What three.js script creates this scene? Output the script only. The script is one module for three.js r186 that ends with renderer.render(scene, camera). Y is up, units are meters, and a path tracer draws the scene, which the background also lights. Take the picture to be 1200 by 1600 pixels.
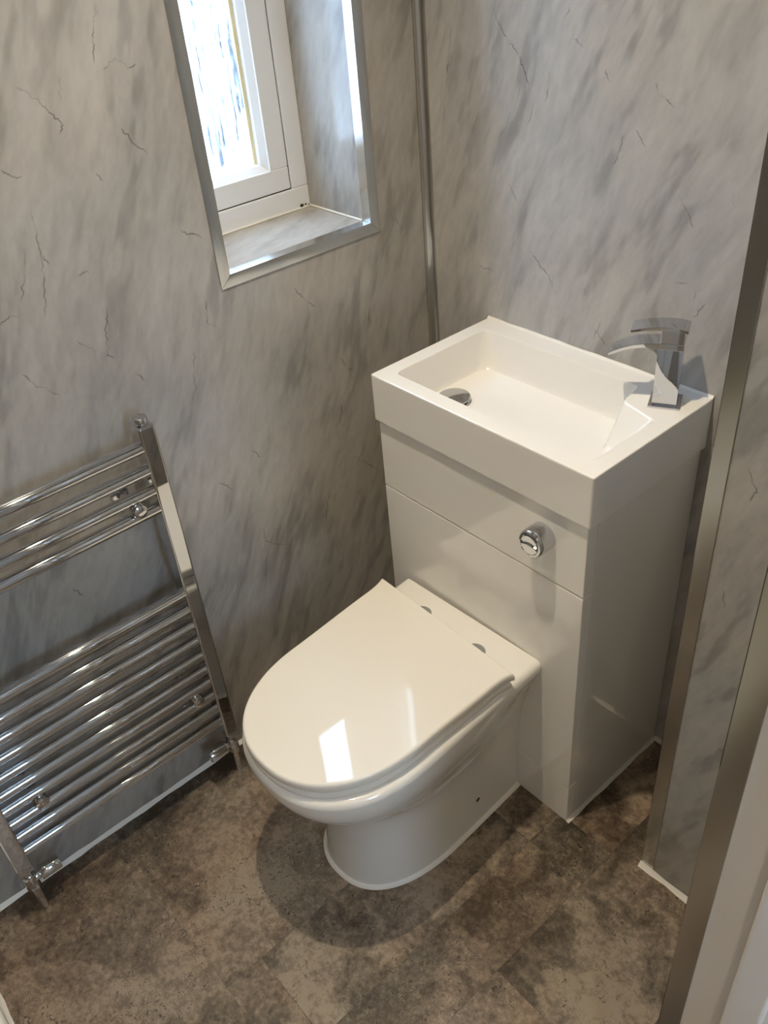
import * as THREE from 'three';
import { RoundedBoxGeometry } from 'three/addons/geometries/RoundedBoxGeometry.js';
import { mergeGeometries, toCreasedNormals, mergeVertices } from 'three/addons/utils/BufferGeometryUtils.js';

// ---------------------------------------------------------------- camera, sky, sun, exposure
// Axes: the corner of the room is the origin; x runs along the wall behind the basin, z along the window wall, y is up.
const scene = new THREE.Scene();
const renderer = new THREE.WebGLRenderer({ antialias: true });
renderer.toneMapping = THREE.LinearToneMapping;
renderer.toneMappingExposure = 0.88;
renderer.shadowMap.enabled = true;

const camera = new THREE.PerspectiveCamera(2 * Math.atan(800 / 1355.9) * 180 / Math.PI, 0.75, 0.02, 200);
camera.position.set(1.27666, 1.5946, 1.18368);
camera.up.set(-0.40559421, 0.80019063, -0.4418012);
camera.lookAt(1.27666 - 0.63357617, 1.5946 - 0.59450699, 1.18368 - 0.49511885);
scene.add(camera);

const SKY = new THREE.Color().setRGB(0.57, 0.78, 1.0).multiplyScalar(23);
scene.background = SKY;

const sun = new THREE.DirectionalLight(new THREE.Color().setRGB(1, 0.95, 0.86), 7);   // high, from over the roof of the house
sun.position.set(4, 9, 3.5); sun.target.position.set(0, 0, 0);
sun.castShadow = true; sun.shadow.mapSize.set(2048, 2048);
Object.assign(sun.shadow.camera, { left: -14, right: 14, top: 14, bottom: -14, near: 0.5, far: 40 });
scene.add(sun, sun.target);

// ---------------------------------------------------------------- helpers
let seed = 20240611;
const rnd = () => { seed = (seed * 1664525 + 1013904223) >>> 0; return seed / 4294967296; };
const names = new Map();
function numbered(name) {
  const n = names.get(name) ?? 0; names.set(name, n + 1);
  return n ? `${name}_${String(n).padStart(3, '0')}` : name;
}
function shadows(o) { o.traverse((c) => { if (c.isMesh) { c.castShadow = true; c.receiveShadow = true; } }); return o; }
function thing(name, label, category, [x, y, z] = [0, 0, 0], turn = 0, group) {
  const o = new THREE.Group(); o.name = numbered(name); o.position.set(x, y, z); o.rotation.y = turn;
  o.userData = { label, category }; if (group) o.userData.group = group;
  scene.add(o); return o;
}
function structure(name, label, category) {
  const o = new THREE.Group(); o.name = numbered(name); o.userData = { kind: 'structure', label, category };
  scene.add(o); return o;
}
function part(parent, name, geometry, material, label) {
  const m = new THREE.Mesh(geometry, material); m.name = name; m.castShadow = true; m.receiveShadow = true;
  if (label) m.userData.label = label;
  parent.add(m); return m;
}
// creased normals, worked out at a thousand times the size: the addon joins corners that lie within a hundredth of a unit
function creased(g, angle) { g.scale(1000, 1000, 1000); const out = toCreasedNormals(g, angle); out.scale(0.001, 0.001, 0.001); return out; }
// a box from corner to corner
function box(x0, x1, y0, y1, z0, z1, r = 0) {
  const a = Math.abs(x1 - x0), b = Math.abs(y1 - y0), c = Math.abs(z1 - z0);
  const g = r > 0 ? new RoundedBoxGeometry(a, b, c, 3, Math.min(r, a / 2.01, b / 2.01, c / 2.01)) : new THREE.BoxGeometry(a, b, c);
  g.translate((x0 + x1) / 2, (y0 + y1) / 2, (z0 + z1) / 2); return g;
}
function cyl(r, h, from, axis, seg = 32, bevel = 0) {       // lathed cylinder with eased edges, from a point along an axis
  const pts = bevel > 0
    ? [[0, 0], [r - bevel, 0], [r - bevel * 0.3, bevel * 0.3], [r, bevel], [r, h - bevel], [r - bevel * 0.3, h - bevel * 0.3], [r - bevel, h], [0, h]]
    : [[0, 0], [r, 0], [r, h], [0, h]];
  let g = new THREE.LatheGeometry(pts.map((p) => new THREE.Vector2(...p)), seg);
  g = creased(g, 0.6);
  g.applyQuaternion(new THREE.Quaternion().setFromUnitVectors(new THREE.Vector3(0, 1, 0), new THREE.Vector3(...axis).normalize()));
  g.translate(...from); return g;
}
function lathe(profile, from, axis, seg = 40, crease = 0.6) {
  let g = new THREE.LatheGeometry(profile.map((p) => new THREE.Vector2(...p)), seg);
  g = creased(g, crease);
  g.applyQuaternion(new THREE.Quaternion().setFromUnitVectors(new THREE.Vector3(0, 1, 0), new THREE.Vector3(...axis).normalize()));
  g.translate(...from); return g;
}
function merge(list) { return mergeGeometries(list.map((g) => { const n = g.index ? g.toNonIndexed() : g.clone(); for (const k of Object.keys(n.attributes)) if (!['position', 'normal', 'uv'].includes(k)) n.deleteAttribute(k); return n; })); }
// uv in metres from position and the way the face points; along x walls u = -z, so that "right" is right as seen from the room
function metreUV(g0, su = 1, sv = 1, ou = 0, ov = 0) {
  const g = g0.index ? g0.toNonIndexed() : g0; const p = g.attributes.position, n = g.attributes.normal, uv = new Float32Array(p.count * 2);
  for (let i = 0; i < p.count; i++) {
    const ax = Math.abs(n.getX(i)), ay = Math.abs(n.getY(i)), az = Math.abs(n.getZ(i));
    let u, v;
    if (ax >= ay && ax >= az) { u = -p.getZ(i); v = p.getY(i); } else if (az >= ay) { u = p.getX(i); v = p.getY(i); } else { u = p.getX(i); v = p.getZ(i); }
    uv[2 * i] = (u + ou) / su; uv[2 * i + 1] = (v + ov) / sv;
  }
  g.setAttribute('uv', new THREE.BufferAttribute(uv, 2)); return g;
}
// rings of equal length (arrays of [x,y,z]) joined into a skin; caps are fans
function loft(rings, { closed = true, cap0 = false, cap1 = false, crease = 0.7 } = {}) {
  const n = rings[0].length, pos = [], idx = [];
  for (const r of rings) for (const p of r) pos.push(...p);
  for (let k = 0; k + 1 < rings.length; k++) for (let i = 0; i < (closed ? n : n - 1); i++) {
    const a = k * n + i, b = k * n + (i + 1) % n, c = a + n, d = b + n; idx.push(a, b, c, b, d, c);
  }
  const fan = (k, flip) => {
    const r = rings[k], c = r.reduce((s, p) => [s[0] + p[0] / n, s[1] + p[1] / n, s[2] + p[2] / n], [0, 0, 0]);
    const at = pos.length / 3; pos.push(...c);
    for (let i = 0; i < n; i++) flip ? idx.push(at, k * n + (i + 1) % n, k * n + i) : idx.push(at, k * n + i, k * n + (i + 1) % n);
  };
  if (cap0) fan(0, true); if (cap1) fan(rings.length - 1, false);
  const g = new THREE.BufferGeometry(); g.setAttribute('position', new THREE.Float32BufferAttribute(pos, 3)); g.setIndex(idx);
  const out = creased(g, crease);
  out.setAttribute('uv', new THREE.Float32BufferAttribute(new Float32Array(out.attributes.position.count * 2), 2));
  return out;
}
// a straight bead of sealant: a fillet with a triangular, slightly bulging section in the corner between floor and a vertical face
function bead(a, b, out, w = 0.008) {
  const A = new THREE.Vector3(...a), B = new THREE.Vector3(...b), O = new THREE.Vector3(...out).normalize(), U = new THREE.Vector3(0, 1, 0);
  const n = Math.max(2, Math.round(A.distanceTo(B) / 0.03)), rings = [];
  for (let i = 0; i <= n; i++) {
    const c = A.clone().lerp(B, i / n), s = w * (1 + 0.14 * Math.sin(i * 2.3) + 0.1 * Math.sin(i * 5.1 + 1));
    rings.push([[0, 0], [1, 0], [0.62, 0.28], [0.28, 0.62], [0, 1]].map(([p, q]) => { const v = c.clone().addScaledVector(O, p * s).addScaledVector(U, q * s); return v.toArray(); }));
  }
  return loft(rings, { cap0: true, cap1: true, crease: 1.0 });
}

// ---------------------------------------------------------------- noise and textures
function makeNoise(s0) {
  const N = 256, lat = new Float32Array(N * N); let s = s0 >>> 0;
  for (let i = 0; i < N * N; i++) { s = (s * 1664525 + 1013904223) >>> 0; lat[i] = s / 4294967296; }
  const at = (x, y) => lat[((y & 255) << 8) | (x & 255)];
  const noise = (x, y) => {
    const xi = Math.floor(x), yi = Math.floor(y); let fx = x - xi, fy = y - yi; fx = fx * fx * (3 - 2 * fx); fy = fy * fy * (3 - 2 * fy);
    const a = at(xi, yi), b = at(xi + 1, yi), c = at(xi, yi + 1), d = at(xi + 1, yi + 1);
    return a + (b - a) * fx + (c - a) * fy + (a - b - c + d) * fx * fy;
  };
  const fbm = (x, y, o = 4, g = 0.5) => { let v = 0, w = 1, t = 0; for (let k = 0; k < o; k++) { v += w * noise(x, y); t += w; x = x * 2.03 + 17.3; y = y * 2.03 + 9.1; w *= g; } return v / t; };
  return { noise, fbm };
}
const smooth = (a, b, x) => { const t = Math.min(1, Math.max(0, (x - a) / (b - a))); return t * t * (3 - 2 * t); };
const lerp = (a, b, t) => a + (b - a) * t;
function texture(data, w, h, srgb = true) {
  const t = new THREE.DataTexture(data, w, h, THREE.RGBAFormat); t.wrapS = t.wrapT = THREE.RepeatWrapping;
  t.magFilter = THREE.LinearFilter; t.minFilter = THREE.LinearMipmapLinearFilter; t.generateMipmaps = true;
  if (srgb) t.colorSpace = THREE.SRGBColorSpace; t.needsUpdate = true; return t;
}
const MW = 1.2, MH = 1.6;      // metres covered by one marble texture
// Printed marble: soft grey smears leaning 68 degrees, a paler and a warmer cloud, and thin broken dark veins at given places (u, v in metres).
function marble(s0, veins, w = 1152, h = 1536) {
  const A = makeNoise(s0), B = makeNoise(s0 + 77), data = new Uint8Array(w * h * 4), dark = new Float32Array(w * h);
  const stamp = (u, v, r, k) => {
    const cx = u / MW * w, cy = v / MH * h, R = Math.ceil(r * 2.5);
    for (let y = Math.floor(cy - R); y <= cy + R; y++) for (let x = Math.floor(cx - R); x <= cx + R; x++) {
      const d2 = (x - cx) ** 2 + (y - cy) ** 2, i = ((y % h + h) % h) * w + (x % w + w) % w;
      dark[i] = Math.max(dark[i], k * Math.exp(-d2 / (r * r)));
    }
  };
  for (const line of veins) {
    let k = 0; const strong = 0.55 + 0.45 * B.noise(line[0][0] * 91, line[0][1] * 57);
    for (let i = 0; i + 1 < line.length; i++) {
      const [u0, v0] = line[i], [u1, v1] = line[i + 1], L = Math.hypot(u1 - u0, v1 - v0), n = Math.ceil(L / 0.0006);
      for (let j = 0; j <= n; j++, k++) {
        const t = j / n, q = k * 0.0006, e = Math.min(1, t * (i === 0 ? 4 : 99), (1 - t) * (i + 2 === line.length ? 3 : 99));
        const wob = (B.fbm(q * 130, u0 * 40, 3, 0.65) - 0.5) * 0.009, nx = -(v1 - v0) / L, ny = (u1 - u0) / L;
        const fade = (0.25 + 0.75 * smooth(0.35, 0.62, B.noise(q * 45, v0 * 33 + 5))) * e;
        stamp(u0 + (u1 - u0) * t + nx * wob, v0 + (v1 - v0) * t + ny * wob, 0.5 + 0.3 * B.noise(q * 160, 3), 0.7 * strong * fade);
      }
    }
  }
  const c = Math.cos(68 * Math.PI / 180), s = Math.sin(68 * Math.PI / 180);
  for (let y = 0; y < h; y++) for (let x = 0; x < w; x++) {
    const u = x / w * MW, v = y / h * MH;
    const wx = (A.fbm(u * 3.1, v * 3.1, 2) - 0.5) * 0.07;
    const al = u * c + v * s, ac = -u * s + v * c + wx;
    const big = A.fbm(al * 2.6 + 4, ac * 7 + 9, 3), soft = B.fbm(al * 5.5, ac * 20 + 3, 3), mid = A.fbm(al * 12 + 31, ac * 46 + 7, 3, 0.55), fine = B.fbm(al * 42, ac * 120, 3, 0.6), cloud = B.fbm(u * 2.2 + 5, v * 2.2, 3);
    const smear = smooth(0.44, 0.72, mid) * (0.25 + 0.75 * smooth(0.36, 0.66, soft));
    let t = 0.60 + (0.5 - big) * 0.20 - smear * 0.27 + (0.5 - soft) * 0.36 + (0.5 - mid) * 0.16 + (0.5 - fine) * 0.24 + (cloud - 0.5) * 0.2;
    t = Math.min(1, Math.max(0, t));
    let r = lerp(140, 208, t), g = lerp(138, 205, t), b = lerp(136, 201, t);
    const warm = (A.fbm(u * 3.7 + 40, v * 3.7, 2) - 0.5) * 10; r += warm * 0.6; b -= warm;
    const i = y * w + x, d = 1 - 0.72 * dark[i];
    data[4 * i] = r * d; data[4 * i + 1] = g * d; data[4 * i + 2] = b * d; data[4 * i + 3] = 255;
  }
  return texture(data, w, h);
}
// vein places read off the two walls; the window wall in (z, y), the basin wall in (x, y)
const veinsWindowWall = [
  [[1.4, 0.731], [1.382, 0.71], [1.344, 0.684], [1.331, 0.69]], [[1.482, 0.592], [1.439, 0.608], [1.405, 0.618]], [[1.399, 0.606], [1.409, 0.583], [1.405, 0.572], [1.395, 0.569], [1.4, 0.553]],
  [[1.322, 0.6], [1.3, 0.588], [1.276, 0.566]], [[1.308, 0.786], [1.294, 0.774], [1.289, 0.76]], [[1.272, 0.654], [1.257, 0.648]], [[1.402, 0.67], [1.367, 0.678]], [[1.154, 0.544], [1.132, 0.503]],
  [[1.202, 0.787], [1.164, 0.801], [1.125, 0.817]], [[1.182, 0.767], [1.166, 0.76]], [[1.246, 0.763], [1.164, 0.771], [1.087, 0.794]], [[1.14, 0.726], [1.138, 0.705]],
  [[1.08, 0.695], [1.004, 0.716], [0.993, 0.704]], [[1.044, 0.758], [1.013, 0.732]], [[1.024, 0.851], [0.999, 0.839], [0.985, 0.823], [0.969, 0.806]], [[0.96, 0.679], [0.934, 0.664]],
  [[1.03, 0.522], [0.992, 0.53], [0.974, 0.512]], [[0.963, 0.564], [0.894, 0.578], [0.85, 0.595]], [[1.105, 0.858], [1.113, 0.84], [1.109, 0.825]], [[0.994, 0.344], [0.961, 0.32], [0.942, 0.301]],
  [[0.82, 0.26], [0.79, 0.24], [0.779, 0.231]], [[0.727, 0.265], [0.68, 0.279], [0.652, 0.258]], [[0.584, 0.253], [0.546, 0.217], [0.515, 0.189]], [[0.714, 0.495], [0.689, 0.475]],
  [[0.761, 0.441], [0.702, 0.455]], [[0.532, 0.505], [0.497, 0.503], [0.472, 0.48], [0.451, 0.445], [0.416, 0.425]], [[0.386, 0.335], [0.361, 0.326]], [[0.682, 0.579], [0.649, 0.545]],
  [[0.543, 0.326], [0.423, 0.362]], [[0.472, 0.503], [0.381, 0.529]], [[0.899, 0.175], [0.858, 0.175]], [[1.069, 0.107], [1.031, 0.077]], [[0.62, 0.9], [0.59, 0.88]], [[0.4, 0.8], [0.37, 0.815]],
].map((l) => l.map(([y, z]) => [-z + MW, y]));
const veinsBasinWall = [
  [[0.166, 1.41], [0.203, 1.359], [0.234, 1.331], [0.26, 1.276]], [[0.331, 1.406], [0.32, 1.385]], [[0.298, 1.317], [0.29, 1.269]], [[0.264, 1.267], [0.25, 1.216]], [[0.079, 1.37], [0.069, 1.31], [0.046, 1.202]],
  [[0.34, 1.363], [0.365, 1.353]], [[0.402, 1.327], [0.412, 1.308]], [[0.49, 1.315], [0.5, 1.299], [0.529, 1.286]], [[0.465, 1.251], [0.488, 1.222]], [[0.446, 1.24], [0.437, 1.206], [0.43, 1.192]],
  [[0.209, 1.13], [0.235, 1.098]], [[0.551, 1.167], [0.571, 1.142], [0.581, 1.121]], [[0.26, 1.02], [0.306, 0.983], [0.33, 0.943]], [[0.556, 1.032], [0.586, 1.037]], [[0.608, 1.04], [0.596, 1.011]],
  [[0.411, 0.914], [0.448, 0.882]], [[0.151, 1.204], [0.162, 1.178]], [[0.637, 1.186], [0.642, 1.164]], [[0.667, 1.099], [0.679, 1.078]], [[0.628, 1.02], [0.6, 0.98]], [[0.43, 0.931], [0.413, 0.889]],
  [[0.131, 0.96], [0.181, 0.959]], [[0.057, 1.246], [0.044, 1.162]], [[0.86, 0.75], [0.87, 0.71]], [[0.93, 0.62], [0.95, 0.66]], [[0.9, 0.42], [0.93, 0.46]], [[0.86, 0.95], [0.88, 0.92], [0.87, 0.9]], [[0.92, 0.85], [0.95, 0.87]],
];

const FS = 1.0;                 // metres covered by the floor texture
function floorTexture(w = 1400, h = 1400) {
  const A = makeNoise(501), B = makeNoise(907), data = new Uint8Array(w * h * 4);
  for (let y = 0; y < h; y++) for (let x = 0; x < w; x++) {
    const u = x / w * FS, v = y / h * FS;
    const wa = (A.fbm(u * 14, v * 14, 4, 0.6) - 0.5) * 0.13, wb = (B.fbm(u * 14 + 3, v * 14, 4, 0.6) - 0.5) * 0.13;
    const big = A.fbm((u + wa) * 5.5, (v + wb) * 5.5, 5, 0.6), mid = B.fbm((u + wa) * 24, (v + wb) * 24, 4, 0.65), fine = A.fbm(u * 120 + 7, v * 120, 3, 0.7), grain = B.noise(u * 560, v * 560);
    let t = 0.54 + (big - 0.5) * 1.75 + (mid - 0.5) * 0.95 + (fine - 0.5) * 0.8 + (grain - 0.5) * 0.16;
    // short dark crackle: ridges of noise, only in patches
    const ridge = 1 - Math.abs(B.fbm(u * 150 + mid * 5, v * 150 + fine * 2, 2) - 0.5) * 2, patch = smooth(0.44, 0.58, A.fbm(u * 15 + 31, v * 15, 3));
    const crack = smooth(0.88, 0.98, ridge) * patch * smooth(0.46, 0.58, fine);
    t = Math.min(1, Math.max(0, t));
    let r = lerp(66, 160, t), g = lerp(56, 144, t), b = lerp(46, 125, t);
    const hue = (A.fbm(u * 9 + 80, v * 9, 2) - 0.5) * 10; r += hue; b -= hue * 0.5;
    const k = 1 - 0.5 * crack, i = 4 * (y * w + x);
    data[i] = r * k; data[i + 1] = g * k; data[i + 2] = b * k; data[i + 3] = 255;
  }
  return texture(data, w, h);
}
// obscure glass: vertical runs of poured ripples, in how clear or how frosted the pane is
function rainTexture(w = 512, h = 512) {
  const A = makeNoise(61), B = makeNoise(62), rough = new Uint8Array(w * h * 4);
  for (let y = 0; y < h; y++) for (let x = 0; x < w; x++) {
    const u = x / w, v = y / h, n = A.fbm(u * 150 + B.fbm(u * 9, v * 14, 2) * 2, v * 11, 3), m = B.fbm(u * 230, v * 60, 2);
    const t = smooth(0.38, 0.62, n) * 0.75 + (m - 0.4) * 0.5, i = 4 * (y * w + x), q = 255 * Math.min(1, Math.max(0.08, 0.08 + 0.92 * t));
    rough[i] = rough[i + 1] = rough[i + 2] = q; rough[i + 3] = 255;
  }
  return texture(rough, w, h, false);
}
const texWindowWall = marble(11, veinsWindowWall), texBasinWall = marble(47, veinsBasinWall), texFloor = floorTexture(), texRain = rainTexture();

// ---------------------------------------------------------------- materials
const std = (color, roughness, more = {}) => new THREE.MeshPhysicalMaterial({ color, roughness, ...more });
const M = {
  marbleA: std(0xf3f1ee, 0.11, { map: texWindowWall, specularIntensity: 1, name: 'marble wall panel' }),
  marbleB: std(0xffffff, 0.11, { map: texBasinWall, specularIntensity: 1, name: 'marble wall panel' }),
  floor: std(0xffffff, 0.34, { map: texFloor, bumpMap: texFloor, bumpScale: 0.0006, name: 'stone effect vinyl' }),
  joint: std(0x40362c, 0.8, { name: 'floor joint' }),
  ceramic: std(0xf2efe9, 0.07, { clearcoat: 0.6, clearcoatRoughness: 0.03, name: 'glazed ceramic' }),
  resin: std(0xf1efeb, 0.14, { name: 'gloss basin' }),
  seat: std(0xf3efe6, 0.035, { specularIntensity: 0.8, name: 'gloss toilet seat' }),
  gloss: std(0xf0eeea, 0.06, { clearcoat: 0.5, clearcoatRoughness: 0.03, name: 'gloss white cabinet' }),
  carcass: std(0xf0eeea, 0.5, { name: 'cabinet board' }),
  chrome: std(0xd2d4d8, 0.03, { metalness: 1, name: 'chrome' }),
  trim: std(0xc9c9c6, 0.17, { metalness: 1, name: 'polished aluminium' }),
  upvc: std(0xeef0f2, 0.28, { name: 'white upvc' }),
  gasket: std(0x1b1c1e, 0.7, { name: 'black gasket' }),
  spacer: std(0xf2ecc4, 0.5, { name: 'glazing spacer' }),
  sealant: std(0xf0ede6, 0.4, { name: 'silicone sealant' }),
  paint: std(0xe9e2db, 0.45, { name: 'white paint' }),
  ceiling: std(0xf2f0ec, 0.8, { name: 'ceiling paint' }),
  tray: std(0xf2efe6, 0.18, { name: 'shower tray' }),
  rubber: std(0x3a3a3a, 0.6, { name: 'grey cap' }),
  glass: std(0xf4f8ff, 0.8, { transmission: 1, thickness: 0, roughnessMap: texRain, ior: 1.5, name: 'obscure glass' }),
  clear: std(0xf7fbff, 0.03, { transmission: 1, thickness: 0, ior: 1.5, name: 'clear glass' }),
  carpet: std(0x8d8172, 1, { name: 'landing carpet' }),
  paving: std(0xc8c0b2, 0.9, { name: 'paving' }),
  render_: std(0x26282c, 0.9, { name: 'garden wall' }),
  lens: new THREE.MeshStandardMaterial({ color: 0xffffff, emissive: new THREE.Color().setRGB(1, 0.86, 0.64), emissiveIntensity: 8, name: 'lit lamp lens' }),
  mould: std(0x3a3427, 0.9, { name: 'mould' }),
};
const marble_ = (g) => metreUV(g, MW, MH);

// ---------------------------------------------------------------- the room shell
const RX = 1.0985, RZ = 2.15, RH = 2.3;                 // inside faces of the door wall, of the shower end and of the ceiling
const NX = 0.8136, NZ = 0.2714;                       // corner of the boxed-in nib
const DZ0 = 0.73, DZ1 = 1.46, DX = 1.21, DH = 2.0;    // doorway
const WY0 = 1.0583, WZ0 = 0.150, WZ1 = 0.4695, WY1 = 1.95, WX = -0.187;   // window opening (inside its trim) and how deep it sits

const wallLeft = structure('wall_left', 'grey marble effect panelled wall around the small window', 'wall');
part(wallLeft, 'wall_panel', marble_(merge([
  box(-0.3, 0, 0, WY0, -0.12, RZ), box(-0.3, 0, WY1, RH, -0.12, RZ), box(-0.3, 0, WY0, WY1, -0.12, WZ0), box(-0.3, 0, WY0, WY1, WZ1, RZ),
])), M.marbleA);
const wallBack = structure('wall_back', 'grey marble effect panelled wall behind the basin', 'wall');
part(wallBack, 'wall_panel', marble_(box(0, DX, 0, RH, -0.12, 0)), M.marbleB);
const wallNib = structure('wall_nib', 'narrow marble panelled boxing between two metal edge trims', 'wall');
part(wallNib, 'wall_panel', marble_(box(NX, RX, 0, RH, 0.0002, NZ)), M.marbleB);
const wallRight = structure('wall_right', 'marble panelled partition wall with the doorway', 'wall');
part(wallRight, 'wall_panel', marble_(merge([
  box(RX, DX - 0.012, 0, RH, 0.0002, DZ0 - 0.02), box(RX, DX - 0.012, 0, RH, DZ1 + 0.02, RZ), box(RX, DX - 0.012, DH + 0.02, RH, DZ0 - 0.02, DZ1 + 0.02),
])), M.marbleB);
const wallFront = structure('wall_front', 'marble panelled end wall beyond the shower tray', 'wall');
part(wallFront, 'wall_panel', marble_(box(-0.3, DX, 0, RH, RZ, RZ + 0.12)), M.marbleA);

// ceiling over bathroom and landing
const LX = 2.5, LZ0 = -0.12, LZ1 = 2.27;
const ceiling = structure('ceiling', 'plain white painted ceiling', 'ceiling');
part(ceiling, 'ceiling_board', box(-0.3, LX + 0.12, RH, RH + 0.1, LZ0, LZ1), M.ceiling);

// floor: stone effect vinyl tiles laid in staggered columns over a dark bed
const floor = structure('floor', 'brown stone effect vinyl tile floor', 'floor');
part(floor, 'floor_bed', box(-0.3, DX, -0.1, -0.0012, -0.12, RZ + 0.12), M.joint);
{
  const cols = [[-0.1835, 0.131, 1.056], [0.131, 0.4455, 0.61], [0.4455, 0.76, 0.297], [0.76, 1.0745, 0.6265], [1.0745, 1.389, 0.297]], L = 0.6265, gap = 0.00008;
  let k = 0;
  for (const [c0, c1, joint] of cols) {
    const first = joint - Math.ceil((joint + 0.02) / L) * L;
    for (let z = first; z < RZ; z += L) {
      const x0 = Math.max(c0, 0.0001) + gap, x1 = Math.min(c1, DX - 0.001) - gap, z0 = Math.max(z, 0) + gap, z1 = Math.min(z + L, RZ) - gap;
      if (x1 - x0 < 0.01 || z1 - z0 < 0.01) continue;
      const g = new RoundedBoxGeometry(x1 - x0, 0.004, z1 - z0, 1, 0.0002); g.translate((x0 + x1) / 2, -0.002, (z0 + z1) / 2);
      const tile = metreUV(g, FS, FS, ...([[0, 0], [0.37, 0.61], [0, 0], [0, 0], [0.71, 0.23]][(k * 7 + 3) % 5])); k++;
      part(floor, 'floor_tile', tile, M.floor);
    }
  }
}

// ---------------------------------------------------------------- landing behind the camera: the daylight that comes through the doorway
const floorLanding = structure('floor_landing', 'beige carpet of the landing outside the doorway', 'floor');
part(floorLanding, 'carpet', box(DX, LX, -0.1, 0, LZ0, LZ1), M.carpet);
const wallLanding = structure('wall_landing', 'white painted landing walls with a window opening', 'wall');
part(wallLanding, 'wall_panel', merge([
  box(DX - 0.012, DX, 0, RH, LZ0, DZ0 - 0.02), box(DX - 0.012, DX, 0, RH, DZ1 + 0.02, LZ1), box(DX - 0.012, DX, DH + 0.02, RH, DZ0 - 0.02, DZ1 + 0.02),
  box(DX, LX + 0.12, 0, RH, LZ0 - 0.12, LZ0), box(DX, LX + 0.12, 0, RH, LZ1, LZ1 + 0.12),
  box(LX, LX + 0.12, 0, 1.2, LZ0, LZ1), box(LX, LX + 0.12, 2.05, RH, LZ0, LZ1), box(LX, LX + 0.12, 1.2, 2.05, LZ0, 0.9), box(LX, LX + 0.12, 1.2, 2.05, 1.32, LZ1),
]), M.paint);
const window2 = structure('window_2', 'white framed landing window', 'window');
part(window2, 'window_frame', merge([
  box(LX + 0.03, LX + 0.09, 1.2, 1.25, 0.9, 1.32), box(LX + 0.03, LX + 0.09, 2.0, 2.05, 0.9, 1.32), box(LX + 0.03, LX + 0.09, 1.25, 2.0, 0.9, 0.95), box(LX + 0.03, LX + 0.09, 1.25, 2.0, 1.27, 1.32),
]), M.upvc);
part(window2, 'pane', box(LX + 0.058, LX + 0.062, 1.25, 2.0, 0.95, 1.27), M.clear);

// door lining: jambs and head of the doorway with a stop
const door1 = structure('door_1', 'white painted door lining beside the second metal edge trim', 'door frame');
part(door1, 'jamb', box(RX, DX + 0.012, 0, DH, DZ0 - 0.02, DZ0, 0.0015), M.paint);
part(door1, 'jamb', box(RX, DX + 0.012, 0, DH, DZ1, DZ1 + 0.02, 0.0015), M.paint);
part(door1, 'head', box(RX, DX + 0.012, DH, DH + 0.02, DZ0 - 0.02, DZ1 + 0.02, 0.0015), M.paint);
part(door1, 'door_stop', box(1.1585, 1.1905, 0, DH, DZ0, DZ0 + 0.013, 0.003), M.paint);
part(door1, 'door_stop', box(1.1585, 1.1905, 0, DH, DZ1 - 0.013, DZ1, 0.003), M.paint);

// ---------------------------------------------------------------- metal trims
// angle trim along a vertical corner: two flanges with an eased outer edge
function angleTrim(name, label, cx, cz, dx, dz, y0, y1, w = 0.0245, t = 0.0016, w2 = w) {
  const o = structure(name, label, 'edge trim');
  const g = merge([
    box(cx - (dx < 0 ? 0 : t), cx + (dx < 0 ? -w : w), y0, y1, cz, cz + dz * t, 0.0006),
    box(cx, cx - dx * t, y0, y1, cz + dz * t, cz - dz * w2, 0.0006),
  ]);
  part(o, 'angle_strip', g, M.trim); return o;
}
angleTrim('trim_1', 'silver metal edge trim down the boxing beside the basin', NX, NZ, 1, 1, 0.004, RH);
angleTrim('trim_2', 'silver metal edge trim between marble panel and white door lining', RX, DZ0, 1, 1, 0, DH, 0.0215, 0.0016, 0.03);
// internal corner trim between the two walls: two thin flanges with a hollow curve between
{
  const o = structure('trim_3', 'slim silver trim in the corner behind the basin', 'corner trim');
  const w = 0.0165, t = 0.0022, sec = [[0.0, w], [t, w - 0.0004], [t + 0.0006, w * 0.62], [t + 0.0028, t + 0.0052], [t + 0.0052, t + 0.0028], [w * 0.62, t + 0.0006], [w - 0.0004, t], [w, 0]];
  part(o, 'corner_strip', loft([0.002, RH].map((y) => [...sec.map(([a, b]) => [a, y, b])]), { closed: false, crease: 0.5 }), M.trim);
}
// window edging: four mitred angle strips on the wall face that turn into the reveal
{
  const o = structure('trim_4', 'mitred silver metal trim framing the small window', 'window trim');
  const w = 0.0205, t = 0.0022, d = 0.022;
  const corner = [[WZ1, WY0], [WZ0, WY0], [WZ0, WY1], [WZ1, WY1]], sgn = [[1, -1], [-1, -1], [-1, 1], [1, 1]];
  for (let k = 0; k < 4; k++) {
    const [az, ay] = corner[k], [bz, by] = corner[(k + 1) % 4], [asz, asy] = sgn[k], [bsz, bsy] = sgn[(k + 1) % 4];
    const ring = (z, y, sz, sy, e) => [[0.0002, w], [t * 0.8, w], [t, w - 0.0006], [t, 0.0006], [t * 0.8, -0.0012], [-d, -0.0012], [-d, 0.0002], [0.0002, 0.0002]].map(([x, q]) => [x, y + sy * q, z + sz * q]);
    // stop just short of the mitre so that the joint line shows
    const dz = Math.sign(bz - az) * 0.0003, dy = Math.sign(by - ay) * 0.0003;
    part(o, 'mitred_strip', loft([ring(az + dz, ay + dy, asz, asy), ring(bz - dz, by - dy, bsz, bsy)], { cap0: true, cap1: true, crease: 0.4 }), M.trim);
  }
}

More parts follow.
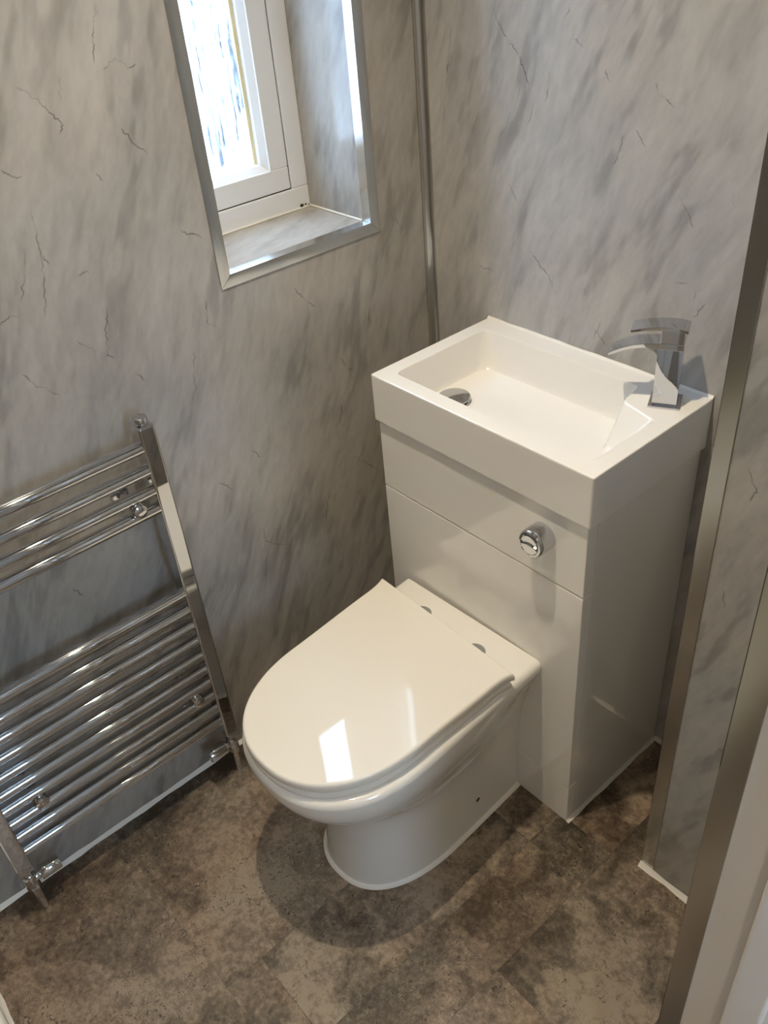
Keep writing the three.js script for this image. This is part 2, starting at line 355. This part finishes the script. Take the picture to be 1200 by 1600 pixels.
// ---------------------------------------------------------------- window
{
  const o = structure('window_1', 'small white framed window with rain patterned obscure glass', 'window');
  const prism = (x0, x1, y0, y1, z0, z1, r = 0.002) => box(x0, x1, y0, y1, z0, z1, r);
  const F = WX, b = WY0 + 0.0005;
  // outer frame: sits at the back of the reveal
  const fy = 1.1005, fz0 = 0.189, fz1 = WZ1 - 0.039, fyt = WY1 - 0.04;
  part(o, 'window_frame', merge([
    prism(F - 0.055, F, b - 0.0004, fy, WZ0, WZ1), prism(F - 0.055, F, fyt, WY1, WZ0, WZ1), prism(F - 0.055, F, fy, fyt, WZ0, fz0), prism(F - 0.055, F, fy, fyt, fz1, WZ1),
  ]), M.upvc);
  // gasket line round the opening sash
  const g0 = 0.0022;
  part(o, 'gasket', merge([box(F - 0.05, F - 0.004, fy, fy + g0, fz0, fz1), box(F - 0.05, F - 0.004, fyt - g0, fyt, fz0, fz1), box(F - 0.05, F - 0.004, fy, fyt, fz0, fz0 + g0), box(F - 0.05, F - 0.004, fy, fyt, fz1 - g0, fz1)]), M.gasket);
  // sash with a sloped glazing bead
  const sy0 = fy + g0, sy1 = fyt - g0, sz0 = fz0 + g0, sz1 = fz1 - g0, m = 0.042, bz = 0.014;
  const sash = part(o, 'sash', merge([
    prism(F - 0.05, F - 0.001, sy0, sy0 + m, sz0, sz1), prism(F - 0.05, F - 0.001, sy1 - m, sy1, sz0, sz1), prism(F - 0.05, F - 0.001, sy0 + m, sy1 - m, sz0, sz0 + m), prism(F - 0.05, F - 0.001, sy0 + m, sy1 - m, sz1 - m, sz1),
  ]), M.upvc);
  const rectRing = (x, q) => [[x, sy0 + m + q, sz0 + m + q], [x, sy0 + m + q, sz1 - m - q], [x, sy1 - m - q, sz1 - m - q], [x, sy1 - m - q, sz0 + m + q]];
  part(sash, 'glazing_bead', loft([rectRing(F - 0.001, 0), rectRing(F - 0.003, 0.001), rectRing(F - 0.013, bz - 0.002), rectRing(F - 0.018, bz), rectRing(F - 0.024, bz)], { crease: 0.3 }), M.upvc);
  const q0 = m + bz;
  const pane = part(o, 'pane', metreUV(box(F - 0.026, F - 0.022, sy0 + q0 - 0.002, sy1 - q0 + 0.002, sz0 + q0 - 0.002, sz1 - q0 + 0.002), 0.25, 0.5), M.glass);
  // edge spacer of the double glazing, seen through the pane's edge
  const sp = 0.007, a0 = sy0 + q0, a1 = sy1 - q0, c0 = sz0 + q0, c1 = sz1 - q0;
  part(o, 'glazing_spacer', merge([box(F - 0.022, F - 0.0205, a0, a1, c0, c0 + sp), box(F - 0.022, F - 0.0205, a0, a1, c1 - sp, c1)]), M.spacer, 'dull gold spacer strip at the edge of the glass');
  // white sealant in the corner of the sill, and a chipped dark spot by the frame
  part(o, 'sill_sealant', merge([box(WX, -0.022, WY0, WY0 + 0.004, WZ0, WZ0 + 0.004, 0.0015), box(WX, WX + 0.004, WY0, WY0 + 0.003, WZ0, WZ1, 0.001)]), M.sealant);
  const blob = (x, y, z, r, s) => { const g = new THREE.IcosahedronGeometry(r, 2); g.scale(0.35, s, 1); g.translate(x, y, z); return g; };
  part(o, 'mould_spot', merge([blob(WX + 0.001, WY0 + 0.006, 0.172, 0.0045, 0.7), blob(WX + 0.001, WY0 + 0.006, 0.162, 0.0022, 0.8), blob(WX + 0.003, WY0 + 0.004, 0.156, 0.0018, 0.8)].map((g) => mergeVertices(g))), M.mould, 'small dark mould spot in the sill corner');
}

// ---------------------------------------------------------------- outside: what the obscure glass looks out on
{
  const g = thing('garden_paving', 'pale sunlit paving seen blurred through the obscure window glass', 'paving');
  part(g, 'paving_bed', box(-5.2, -0.31, -0.35, -0.25, -12, 14), M.paving);
  const w = thing('garden_wall', 'bluish grey boundary wall seen blurred through the window glass', 'wall');
  part(w, 'wall_body', box(-5.6, -5.3, -0.35, 1.35, -12, 14), M.render_);
  part(w, 'coping', box(-5.66, -5.24, 1.35, 1.42, -12, 14, 0.01), M.paving);
}

// ---------------------------------------------------------------- sealant along the floor
{
  const o = structure('trim_5', 'white sealant bead along the foot of the marble walls', 'sealant');
  part(o, 'sealant_bead', bead([0, 0, 0.0], [0, 0, 1.316], [1, 0, 0], 0.0075), M.sealant);
  part(o, 'sealant_bead', bead([0.655, 0, 0], [NX, 0, 0], [0, 0, 1], 0.007), M.sealant);
  part(o, 'sealant_bead', bead([NX - 0.003, 0, NZ + 0.0016], [RX, 0, NZ + 0.0016], [0, 0, 1], 0.0085), M.sealant);
}

// ---------------------------------------------------------------- basin unit
const ux0 = 0.1647, ux1 = 0.6527, uz = 0.3046, uTop = 0.7655;
{
  const o = thing('vanity_cabinet', 'gloss white toilet and basin cabinet with seamed front panels', 'cabinet', [(ux0 + ux1) / 2, 0, uz / 2]);
  const ox = (ux0 + ux1) / 2, oz = uz / 2, B = (x0, x1, y0, y1, z0, z1, r) => box(x0 - ox, x1 - ox, y0, y1, z0 - oz, z1 - oz, r);
  const ft = 0.026, yS = 0.6146, yP = 0.1102, gp = 0.0014;
  part(o, 'carcass', B(ux0 + 0.018, ux1 - 0.018, 0.004, uTop - 0.001, 0.002, uz - ft - 0.002), M.carcass);
  part(o, 'side_panel', B(ux1 - 0.0178, ux1, 0, uTop, 0.001, uz - ft - gp, 0.0008), M.gloss);
  part(o, 'side_panel', B(ux0, ux0 + 0.0178, 0, uTop, 0.001, uz - ft - gp, 0.0008), M.gloss);
  part(o, 'fascia_panel', B(ux0, ux1, yS + gp, uTop - 0.0008, uz - ft, uz, 0.0014), M.gloss);
  part(o, 'front_panel', B(ux0, ux1, yP + gp, yS - gp, uz - ft, uz, 0.0014), M.gloss);
  part(o, 'plinth', B(ux0, ux1, 0, yP - gp, uz - ft, uz - 0.0008, 0.0014), M.gloss);
  part(o, 'sealant_bead', bead([ux1 - ox, 0, 0 - oz + 0.004], [ux1 - ox, 0, uz - oz], [1, 0, 0], 0.0065), M.sealant, 'white sealant along the cabinet foot');
  // chrome dual flush button
  const fx = 0.5665 - ox, fy = 0.702, fz = uz - oz;
  const btn = part(o, 'flush_button', lathe([[0, 0], [0.0252, 0], [0.0252, 0.028], [0.0244, 0.0318], [0.0222, 0.0346], [0.0188, 0.0356], [0.0182, 0.033], [0, 0.033]], [fx, fy, fz], [0, 0, 1], 48), M.chrome, 'round chrome dual flush button');
  const half = (top) => {
    const s = new THREE.Shape(); const r = 0.0171, k = top ? 1 : -1, e = top ? 0.003 : 0.0042;
    const a0 = Math.asin(e / r); s.moveTo(r * Math.cos(a0), k * e);
    for (let i = 0; i <= 20; i++) { const a = lerp(a0, Math.PI - a0, i / 20); s.lineTo(r * Math.cos(a), k * r * Math.sin(a)); }
    for (let i = 1; i < 8; i++) s.lineTo(lerp(-r * Math.cos(a0), r * Math.cos(a0), i / 8), k * e + 0.0035 * Math.sin(Math.PI * i / 8));
    const g = new THREE.ExtrudeGeometry(s, { depth: 0.0028, bevelEnabled: true, bevelSize: 0.0007, bevelThickness: 0.0009, bevelSegments: 3, curveSegments: 12 });
    g.translate(fx, fy, fz + 0.0326); return g;
  };
  part(btn, 'push_button', half(true), M.chrome); part(btn, 'push_button', half(false), M.chrome);
}

// ---------------------------------------------------------------- basin
const bx0 = 0.1606, bx1 = 0.6606, bzF = 0.3118, bTop = 0.8605;
function filletOutline(corners, n = 7) {          // corners: [x, z, r]; returns points with each corner rounded by n points
  const out = [], N = corners.length;
  for (let i = 0; i < N; i++) {
    const [x, z, r] = corners[i], P = new THREE.Vector2(x, z), A = new THREE.Vector2(...corners[(i + N - 1) % N]), C = new THREE.Vector2(...corners[(i + 1) % N]);
    const a = A.clone().sub(P).normalize(), c = C.clone().sub(P).normalize(), ang = Math.acos(Math.min(1, Math.max(-1, a.dot(c)))), d = Math.min(r / Math.tan(ang / 2), 0.45 * Math.min(P.distanceTo(A), P.distanceTo(C)));
    const p0 = P.clone().addScaledVector(a, d), p2 = P.clone().addScaledVector(c, d);
    const e = 0.0012, far = (q, w) => q.clone().addScaledVector(w, e), f0 = far(p0, a), f2 = far(p2, c);
    out.push([f0.x, f0.y]);
    for (let k = 0; k < n; k++) { const t = k / (n - 1); out.push([(1 - t) ** 2 * p0.x + 2 * t * (1 - t) * P.x + t * t * p2.x, (1 - t) ** 2 * p0.y + 2 * t * (1 - t) * P.y + t * t * p2.y]); }
    out.push([f2.x, f2.y]);
  }
  return out;
}
{
  const cx = (bx0 + bx1) / 2, cz = bzF / 2;
  const o = thing('basin', 'white rectangular basin with tap ledge on top of the cabinet', 'basin', [cx, uTop, cz]);
  const Y = (y) => y - uTop, P3 = (pts, y) => pts.map(([x, z]) => [x - cx, Y(y), z - cz]);
  const rT = [0.016, 0.02, 0.012, 0.014, 0.012, 0.014];
  const top = [[0.1936, 0.280], [0.630, 0.280], [0.630, 0.120], [0.5565, 0.1], [0.5465, 0.044], [0.1936, 0.044]];
  const bot = [[0.208, 0.266], [0.598, 0.266], [0.590, 0.168], [0.5585, 0.151], [0.533, 0.060], [0.208, 0.060]];
  const mixR = (t, grow = 0) => filletOutline(top.map(([x, z], i) => [lerp(x, bot[i][0], t), lerp(z, bot[i][1], t), rT[i] + grow]));
  const out = (q, y) => P3(filletOutline([[bx0 + q, bzF - q, 0.004], [bx1 - q, bzF - q, 0.004], [bx1 - q, 0.0008 + q, 0.002], [bx0 + q, 0.0008 + q, 0.002]], 7), y);
  const rings = [
    P3(mixR(-0.04), bTop), P3(mixR(0), bTop - 0.0008), P3(mixR(0.05), bTop - 0.004), P3(mixR(0.4, 0.004), 0.832), P3(mixR(0.8, 0.01), 0.803), P3(mixR(0.93, 0.014), 0.795), P3(mixR(1.1, 0.018), 0.7908),
  ];
  const cavity = loft(rings, { crease: 0.75 });
  const flat = (outline, hole, y, up) => {
    const V = (a) => a.map(([x, z]) => new THREE.Vector2(x, z)); const c = V(outline), hs = hole ? [V(hole)] : [];
    const f = THREE.ShapeUtils.triangulateShape(c, hs), all = [...outline, ...(hole ?? [])], pos = [];
    for (const t of f) {
      const [p, q, r] = t.map((i) => all[i]); const cr = (q[0] - p[0]) * (r[1] - p[1]) - (q[1] - p[1]) * (r[0] - p[0]);
      for (const v of (cr < 0) === up ? [p, q, r] : [p, r, q]) pos.push(v[0] - cx, Y(y), v[1] - cz);
    }
    const g = new THREE.BufferGeometry(); g.setAttribute('position', new THREE.Float32BufferAttribute(pos, 3)); g.computeVertexNormals();
    g.setAttribute('uv', new THREE.Float32BufferAttribute(new Float32Array(pos.length / 3 * 2), 2)); return g;
  };
  const outTop = filletOutline([[bx0 + 0.002, bzF - 0.002, 0.004], [bx1 - 0.002, bzF - 0.002, 0.004], [bx1 - 0.002, 0.0028, 0.002], [bx0 + 0.002, 0.0028, 0.002]], 7);
  const skin = loft([out(0.002, bTop), out(0.0006, bTop - 0.0006), out(0, bTop - 0.002), out(0, bTop - 0.004), out(0, uTop + 0.004), out(0, uTop + 0.0015), out(0.0015, uTop)], { crease: 0.6 });
  const body = merge([skin, flat(outTop, mixR(-0.04), bTop, true), cavity, flat(mixR(1.1, 0.018), null, 0.7908, true), flat(outTop, null, uTop, false)]);
  part(o, 'basin_body', body, M.resin);
  // pop-up waste: flange and raised plug
  const w = part(o, 'waste', lathe([[0, 0], [0.033, 0], [0.033, 0.0012], [0.030, 0.0026], [0.0245, 0.003], [0.0245, 0.008], [0, 0.008]], [0.2575 - cx, Y(0.7908), 0.197 - cz], [0, 1, 0]), M.chrome, 'round chrome pop-up waste');
  part(w, 'plug', lathe([[0, 0.006], [0.0285, 0.006], [0.0308, 0.0075], [0.0312, 0.0095], [0.0295, 0.0112], [0.02, 0.013], [0, 0.0138]], [0.2575 - cx, Y(0.7908), 0.197 - cz], [0, 1, 0], 48, 0.5), M.chrome);
  part(o, 'sealant_bead', bead([-0.25, Y(bTop), -cz + 0.0006], [0.25, Y(bTop), -cz + 0.0006], [0, 0, 1], 0.004), M.sealant);
}

// ---------------------------------------------------------------- tap: x' is the way the spout points, y up, z' across
{
  const o = thing('basin_tap', 'chrome waterfall mixer tap with flat lever on the basin ledge', 'tap', [0.609, bTop, 0.0605], Math.atan2(-0.45, -0.89));
  part(o, 'base_plate', new RoundedBoxGeometry(0.05, 0.004, 0.05, 2, 0.0008).translate(0, 0.002, 0), M.chrome);
  // body: straight lower part; above a sweeping line the flanks lean in
  const uB = -0.0188, rings = [];
  const uF = (v) => 0.0193 + 0.018 * Math.pow(Math.max(0, (v - 0.088) / 0.014), 2.2);
  const sweep = (u) => { const t = (u - uB) / 0.038; return 0.038 + 0.030 * t + 0.020 * Math.pow(Math.max(0, Math.min(1.3, t)), 5); };
  for (let k = 0; k <= 80; k++) {
    const v = 0.004 + (0.102 - 0.004) * k / 80, f = uF(v), ring = [];
    const W = (u) => 0.0188 - 0.26 * Math.max(0, v - sweep(u));
    for (let i = 0; i <= 30; i++) { const u = lerp(uB, f, i / 30); ring.push([u, v, W(u)]); }
    for (let i = 30; i >= 0; i--) { const u = lerp(uB, f, i / 30); ring.push([u, v, -W(u)]); }
    rings.push(ring);
  }
  part(o, 'body', loft(rings, { cap0: true, cap1: true, crease: 0.22 }), M.chrome);
  // spout and lever: thin arched plates, drawn from the side
  const plate = (topPts, botPts, depth) => {
    const sm = (pts) => new THREE.CatmullRomCurve3(pts.map(([u, v]) => new THREE.Vector3(u / 1000, v / 1000, 0))).getPoints(26).map((p) => [p.x, p.y]);
    const sh = new THREE.Shape(), T = sm(topPts), B = sm(botPts).reverse();
    sh.moveTo(...T[0]); [...T.slice(1), ...B].forEach((p) => sh.lineTo(...p));
    return new THREE.ExtrudeGeometry(sh, { depth, bevelEnabled: true, bevelSize: 0.0004, bevelThickness: 0.0004, bevelSegments: 2 }).translate(0, 0, -depth / 2);
  };
  part(o, 'spout', plate([[-18.4, 110], [0, 110.2], [17, 109.6], [32, 108.2], [46, 106.3], [57, 104], [73, 98], [87, 91], [95, 86]], [[-18.4, 101], [0, 101], [20, 101.5], [37.5, 102], [54, 99.4], [73, 93.2], [87, 86.5], [94, 83]], 0.0372), M.chrome);
  part(o, 'cartridge_head', new RoundedBoxGeometry(0.0352, 0.026, 0.0352, 3, 0.0012).translate(-0.0008, 0.1225, 0), M.chrome);
  part(o, 'lever', plate([[-22.5, 134.4], [-18, 136], [0, 137.9], [19, 137], [40, 134], [57, 130], [63, 128]], [[-22, 130], [-17, 131.3], [0, 133], [19, 132.4], [40, 130], [56, 126.8], [62.5, 125.2]], 0.0376), M.chrome);
}

// ---------------------------------------------------------------- toilet: local z' runs out from the cabinet, origin where its back meets the cabinet
{
  const turn = 0.054, o = thing('toilet', 'white back to wall toilet with closed D shaped lid', 'toilet', [0.395, 0, uz + 0.0005], turn);
  // half outlines [z', half width], read along the toilet; smoothed and turned into closed rings
  const front = (zm, hm, L, e) => Array.from({ length: 22 }, (_, i) => { const a = i / 21 * Math.PI / 2; return [zm + (L - zm) * Math.pow(Math.sin(a), 2 / e), i === 21 ? 0 : hm * Math.pow(Math.cos(a), 2 / e)]; });
  const lidHalf = [[0.0635, 0.182], [0.073, 0.1778], [0.09, 0.174], [0.112, 0.1722], [0.135, 0.1718], [0.20, 0.1695], [0.25, 0.1672], ...front(0.295, 0.1655, 0.5118, 2.25)];
  const rimHalf = [[0, 0.178], [0.08, 0.1772], [0.16, 0.1768], [0.23, 0.177], ...front(0.30, 0.177, 0.5142, 2.35)];
  const footHalf = [[0, 0.1285], [0.05, 0.1285], [0.1, 0.1285], [0.15, 0.1283], ...front(0.19, 0.128, 0.4045, 2.4)];
  const K = 72, tanT = Math.tan(turn);
  function halfCurve(table) {
    const pts = [...table.map(([z, x]) => new THREE.Vector3(x, 0, z)), ...table.slice(0, -1).reverse().map(([z, x]) => new THREE.Vector3(-x, 0, z))];
    const c = new THREE.CatmullRomCurve3(pts, false, 'centripetal'), P = [], n = 2 * K;
    c.arcLengthDivisions = 900;
    for (let i = 0; i <= n; i++) { const p = c.getPointAt(i / n); P.push([p.x, p.z]); }
    return P;
  }
  // push a closed ring inwards by q
  function inset(P, q) {
    if (!q) return P;
    const n = P.length;
    const R = P.map(([x, z], i) => {
      const A = P[Math.max(0, i - 1)], B = P[Math.min(n - 1, i + 1)]; let dx = B[0] - A[0], dz = B[1] - A[1]; const l = Math.hypot(dx, dz) || 1; dx /= l; dz /= l;
      let nx = -dz * q, nz = dx * q;                       // to the left of the way round = inwards
      return [x + nx, z + nz];
    });
    // the two back corners: points that would pass the back edge gather where the pushed-in side meets it
    for (const [from, step] of [[0, 1], [n - 1, -1]]) {
      const zm = P[from][1] + Math.abs(q); let i = from; while (R[i][1] < zm && i > -1 && i < n) i += step;
      const x = R[i][0]; for (let j = from; j !== i; j += step) R[j] = [x, zm];
    }
    return R;
  }
  const skew = (P) => P.map(([x, z]) => [x, z + (0.0141 + 0.079 * x) * (1 - smooth(0.0635, 0.32, z))]);   // the lid sits slightly askew on its hinges
  const lidP = skew(halfCurve(lidHalf)), rimP = halfCurve(rimHalf), footP = halfCurve(footHalf);
  const sgnIn = inset(lidP, 0.01)[K][1] < lidP[K][1] ? 1 : -1;
  const ringAt = (P, q, y) => inset(P, q * sgnIn).map(([x, z]) => [x, y, z]);
  // pan: [y, widening at the back, widening of the sides, reach of the front], 0 = foot, 1 = rim
  const sect = [
    [0, 0, 0, 0], [0.004, -0.02, -0.02, -0.01], [0.06, -0.07, -0.07, -0.06], [0.12, -0.07, -0.07, -0.115], [0.17, -0.04, -0.04, -0.12], [0.205, 0.01, 0.03, -0.075], [0.228, 0.06, 0.12, 0.02], [0.246, 0.11, 0.24, 0.14], [0.262, 0.16, 0.36, 0.27],
    [0.28, 0.22, 0.49, 0.42], [0.305, 0.35, 0.68, 0.63], [0.33, 0.52, 0.83, 0.81], [0.352, 0.70, 0.93, 0.92], [0.372, 0.87, 0.985, 0.98], [0.386, 0.97, 1.0, 1.0], [0.397, 1.0, 1.0, 1.0],
  ];
  const back = (pts) => pts.map(([x, y, z]) => [x, y, Math.max(z, x * tanT + (z < 0.0005 ? 0 : 0.0003))]);
  // finer steps between the sections
  const fineSect = [];
  for (let i = 0; i + 1 < sect.length; i++) {
    const P = [sect[Math.max(0, i - 1)], sect[i], sect[i + 1], sect[Math.min(sect.length - 1, i + 2)]], steps = i < 1 ? 1 : 5;
    for (let j = 0; j < steps; j++) {
      const t = j / steps, y = lerp(P[1][0], P[2][0], t), h = P[2][0] - P[1][0];
      const tan = (a, b, c, d) => (d - a) / (c - b);                        // slope over the neighbours
      fineSect.push([y, ...[1, 2, 3].map((k) => {
        const m1 = tan(P[0][k], P[0][0], P[2][0], P[2][k]) * h, m2 = tan(P[1][k], P[1][0], P[3][0], P[3][k]) * h;
        return (2 * t ** 3 - 3 * t * t + 1) * P[1][k] + (t ** 3 - 2 * t * t + t) * m1 + (-2 * t ** 3 + 3 * t * t) * P[2][k] + (t ** 3 - t * t) * m2;
      })]);
    }
  }
  fineSect.push(sect[sect.length - 1]);
  const panRings = fineSect.map(([y, wb, ws, wz]) => back(footP.map(([fx, fz], i) => {
    const [rx, rz] = rimP[i], k = smooth(0, 0.22, rz), w = lerp(wb, ws, k); return [lerp(fx, rx, w), y, lerp(fz, rz, wz)];
  })));
  for (const [q, y] of [[0.0022, 0.404], [0.006, 0.408], [0.012, 0.4095]]) panRings.push(back(ringAt(rimP, q, y).map(([x, yy, z], i) => [x, yy, i === 0 || i === 2 * K ? 0 : z])));
  part(o, 'pan', loft(panRings, { cap0: true, cap1: true, crease: 1.35 }), M.ceramic);
  // bead round the foot
  const foot = (q, y) => back(ringAt(footP, -q, y).map(([x, yy, z], i) => [x, yy, i === 0 || i === 2 * K ? 0 : z]));
  part(o, 'sealant_bead', loft([foot(-0.001, 0.0075), foot(0.0018, 0.006), foot(0.0048, 0.003), foot(0.0062, 0.0002)], { crease: 1 }), M.sealant, 'white sealant around the foot of the pan');
  const lid = (q, y) => ringAt(lidP, q, y);
  part(o, 'seat', loft([lid(0.004, 0.4105), lid(0.0022, 0.414), lid(0.0022, 0.4225), lid(0.004, 0.4258)], { cap0: true, cap1: true, crease: 0.9 }), M.seat);
  part(o, 'lid', loft([lid(0.005, 0.4288), lid(0.002, 0.4305), lid(0, 0.4335), lid(0, 0.4425), lid(0.0006, 0.4464), lid(0.0018, 0.4485), lid(0.0036, 0.4497), lid(0.005, 0.45), lid(0.0062, 0.45), lid(0.008, 0.45)], { cap0: true, cap1: true, crease: 0.9 }), M.seat);
  // hinge discs on the back ledge
  for (const [x, z] of [[-0.0755, 0.0615], [0.0705, 0.071]]) part(o, 'hinge', merge([cyl(0.0205, 0.0045, [x, 0.4092, z], [0, 1, 0], 40, 0.001), cyl(0.009, 0.02, [x, 0.4092, z + 0.02], [0, 1, 0], 24, 0.001)]), M.chrome, 'chrome hinge disc');
  for (const s of [-1, 1]) part(o, 'fixing_cap', cyl(0.0062, 0.0035, [s * 0.1215, 0.072, 0.132], [s, 0, 0], 24, 0.001), M.rubber, 'small grey fixing cap');
}

// ---------------------------------------------------------------- towel radiator
{
  const o = thing('towel_radiator', 'chrome ladder towel radiator on the marble wall', 'radiator', [0.06, 0, 0.945]);
  const Z = (z) => z - 0.945, rails = [0.8605, 0.8165, 0.7755, 0.7385, 0.5385, 0.4975, 0.457, 0.4155, 0.375, 0.3355, 0.2975, 0.259, 0.2205, 0.1785];
  const zR = 0.7145, zL = 1.178;
  for (const z of [zR, zL]) {
    part(o, 'upright', box(-0.024, 0.016, 0.128, 0.9, Z(z) - 0.0148, Z(z) + 0.0148, 0.0045), M.chrome);
    part(o, 'end_cap', lathe([[0, 0], [0.0138, 0], [0.0138, 0.002], [0.0126, 0.0028], [0.0126, 0.009], [0.0118, 0.0112], [0.0095, 0.0122], [0, 0.0125]], [-0.004, 0.8995, Z(z)], [0, 1, 0]), M.chrome);
    // valve: tail, body, wheel head that points inwards, and the pipe down to the floor
    const s = z === zR ? 1 : -1;
    const v = part(o, 'valve', merge([
      cyl(0.0115, 0.022, [0, 0.108, Z(z)], [0, 1, 0], 6, 0.001), cyl(0.0125, 0.034, [0, 0.076, Z(z)], [0, 1, 0], 28, 0.002), cyl(0.0135, 0.014, [0, 0.064, Z(z)], [0, 1, 0], 6, 0.001), cyl(0.0095, 0.022, [0, 0.093, Z(z)], [0, 0, s], 24, 0.001),
    ]), M.chrome);
    part(v, 'valve_head', cyl(0.0148, 0.04, [0, 0.093, Z(z) + s * 0.019], [0, 0, s], 32, 0.0016), M.chrome);
    part(o, 'pipe', cyl(0.0085, 0.066, [0, 0, Z(z)], [0, 1, 0], 24), M.chrome);
  }
  for (const y of rails) part(o, 'rail', cyl(0.0115, zL - zR - 0.026, [0.003, y, Z(zR) + 0.013], [0, 0, 1], 32), M.chrome);
  for (const [y, z] of [[0.757, 0.766], [0.757, 1.127], [0.278, 0.766], [0.278, 1.1]]) {
    const b = part(o, 'wall_bracket', merge([cyl(0.0075, 0.06, [-0.0595, y, Z(z)], [1, 0, 0], 20), cyl(0.0175, 0.004, [-0.0598, y, Z(z)], [1, 0, 0], 28, 0.001)]), M.chrome);
    part(b, 'bracket_cap', lathe([[0, -0.006], [0.0118, -0.006], [0.0135, -0.004], [0.0135, 0.011], [0.0122, 0.0145], [0.009, 0.0165], [0, 0.0172]], [0.006, y, Z(z)], [1, 0, 0]), M.chrome);
  }
  for (const y of [0.375, 0.2205]) part(o, 'bleed_screw', cyl(0.0028, 0.003, [0.0125, y, Z(0.93)], [1, 0.35, 0], 12, 0.0005), M.chrome);
}

// ---------------------------------------------------------------- shower tray at the end of the room
{
  const o = thing('shower_tray', 'low white shower tray edge at the foot of the window wall', 'shower tray', [0.4, 0, 1.73]);
  part(o, 'tray_rim', merge([box(-0.399, 0.36, 0, 0.035, -0.41, -0.36, 0.008), box(-0.399, 0.36, 0, 0.035, 0.36, 0.41, 0.008), box(-0.399, -0.35, 0, 0.035, -0.362, 0.362, 0.006), box(0.31, 0.36, 0, 0.035, -0.362, 0.362, 0.006)]), M.tray);
  part(o, 'tray_floor', box(-0.36, 0.32, 0, 0.018, -0.37, 0.37), M.tray);
  part(o, 'sealant_bead', bead([-0.398, 0, -0.41], [0.36, 0, -0.41], [0, 0, -1], 0.008), M.sealant);
}

// ---------------------------------------------------------------- recessed ceiling downlights: two in the bathroom, one on the landing
for (const [lx, lz, power, label] of [[0.5, 0.68, 6.0, 'round recessed warm ceiling downlight above the toilet'], [0.36, 1.52, 1.3, 'round recessed warm ceiling downlight above the shower tray'], [1.85, 1.5, 3.2, 'round recessed warm ceiling downlight outside the doorway']]) {
  const o = thing('ceiling_downlight', label, 'light', [lx, RH, lz], 0, 'recessed ceiling downlights');
  part(o, 'bezel', lathe([[0.028, -0.002], [0.031, -0.0045], [0.042, -0.0045], [0.0435, -0.002], [0.0435, -0.0001], [0.028, -0.0001]], [0, 0, 0], [0, 1, 0]), M.chrome);
  part(o, 'lamp_lens', cyl(0.027, 0.0012, [0, -0.0014, 0], [0, 1, 0], 32), M.lens);
  const s = new THREE.SpotLight(new THREE.Color().setRGB(1, 0.86, 0.64), power, 0, 1.1, 1, 2);
  s.position.set(lx, RH - 0.008, lz); s.target.position.set(lx, 0, lz); s.castShadow = true; s.shadow.radius = 0.9; s.shadow.mapSize.set(2048, 2048);
  scene.add(s, s.target);
}

shadows(scene);
renderer.render(scene, camera);
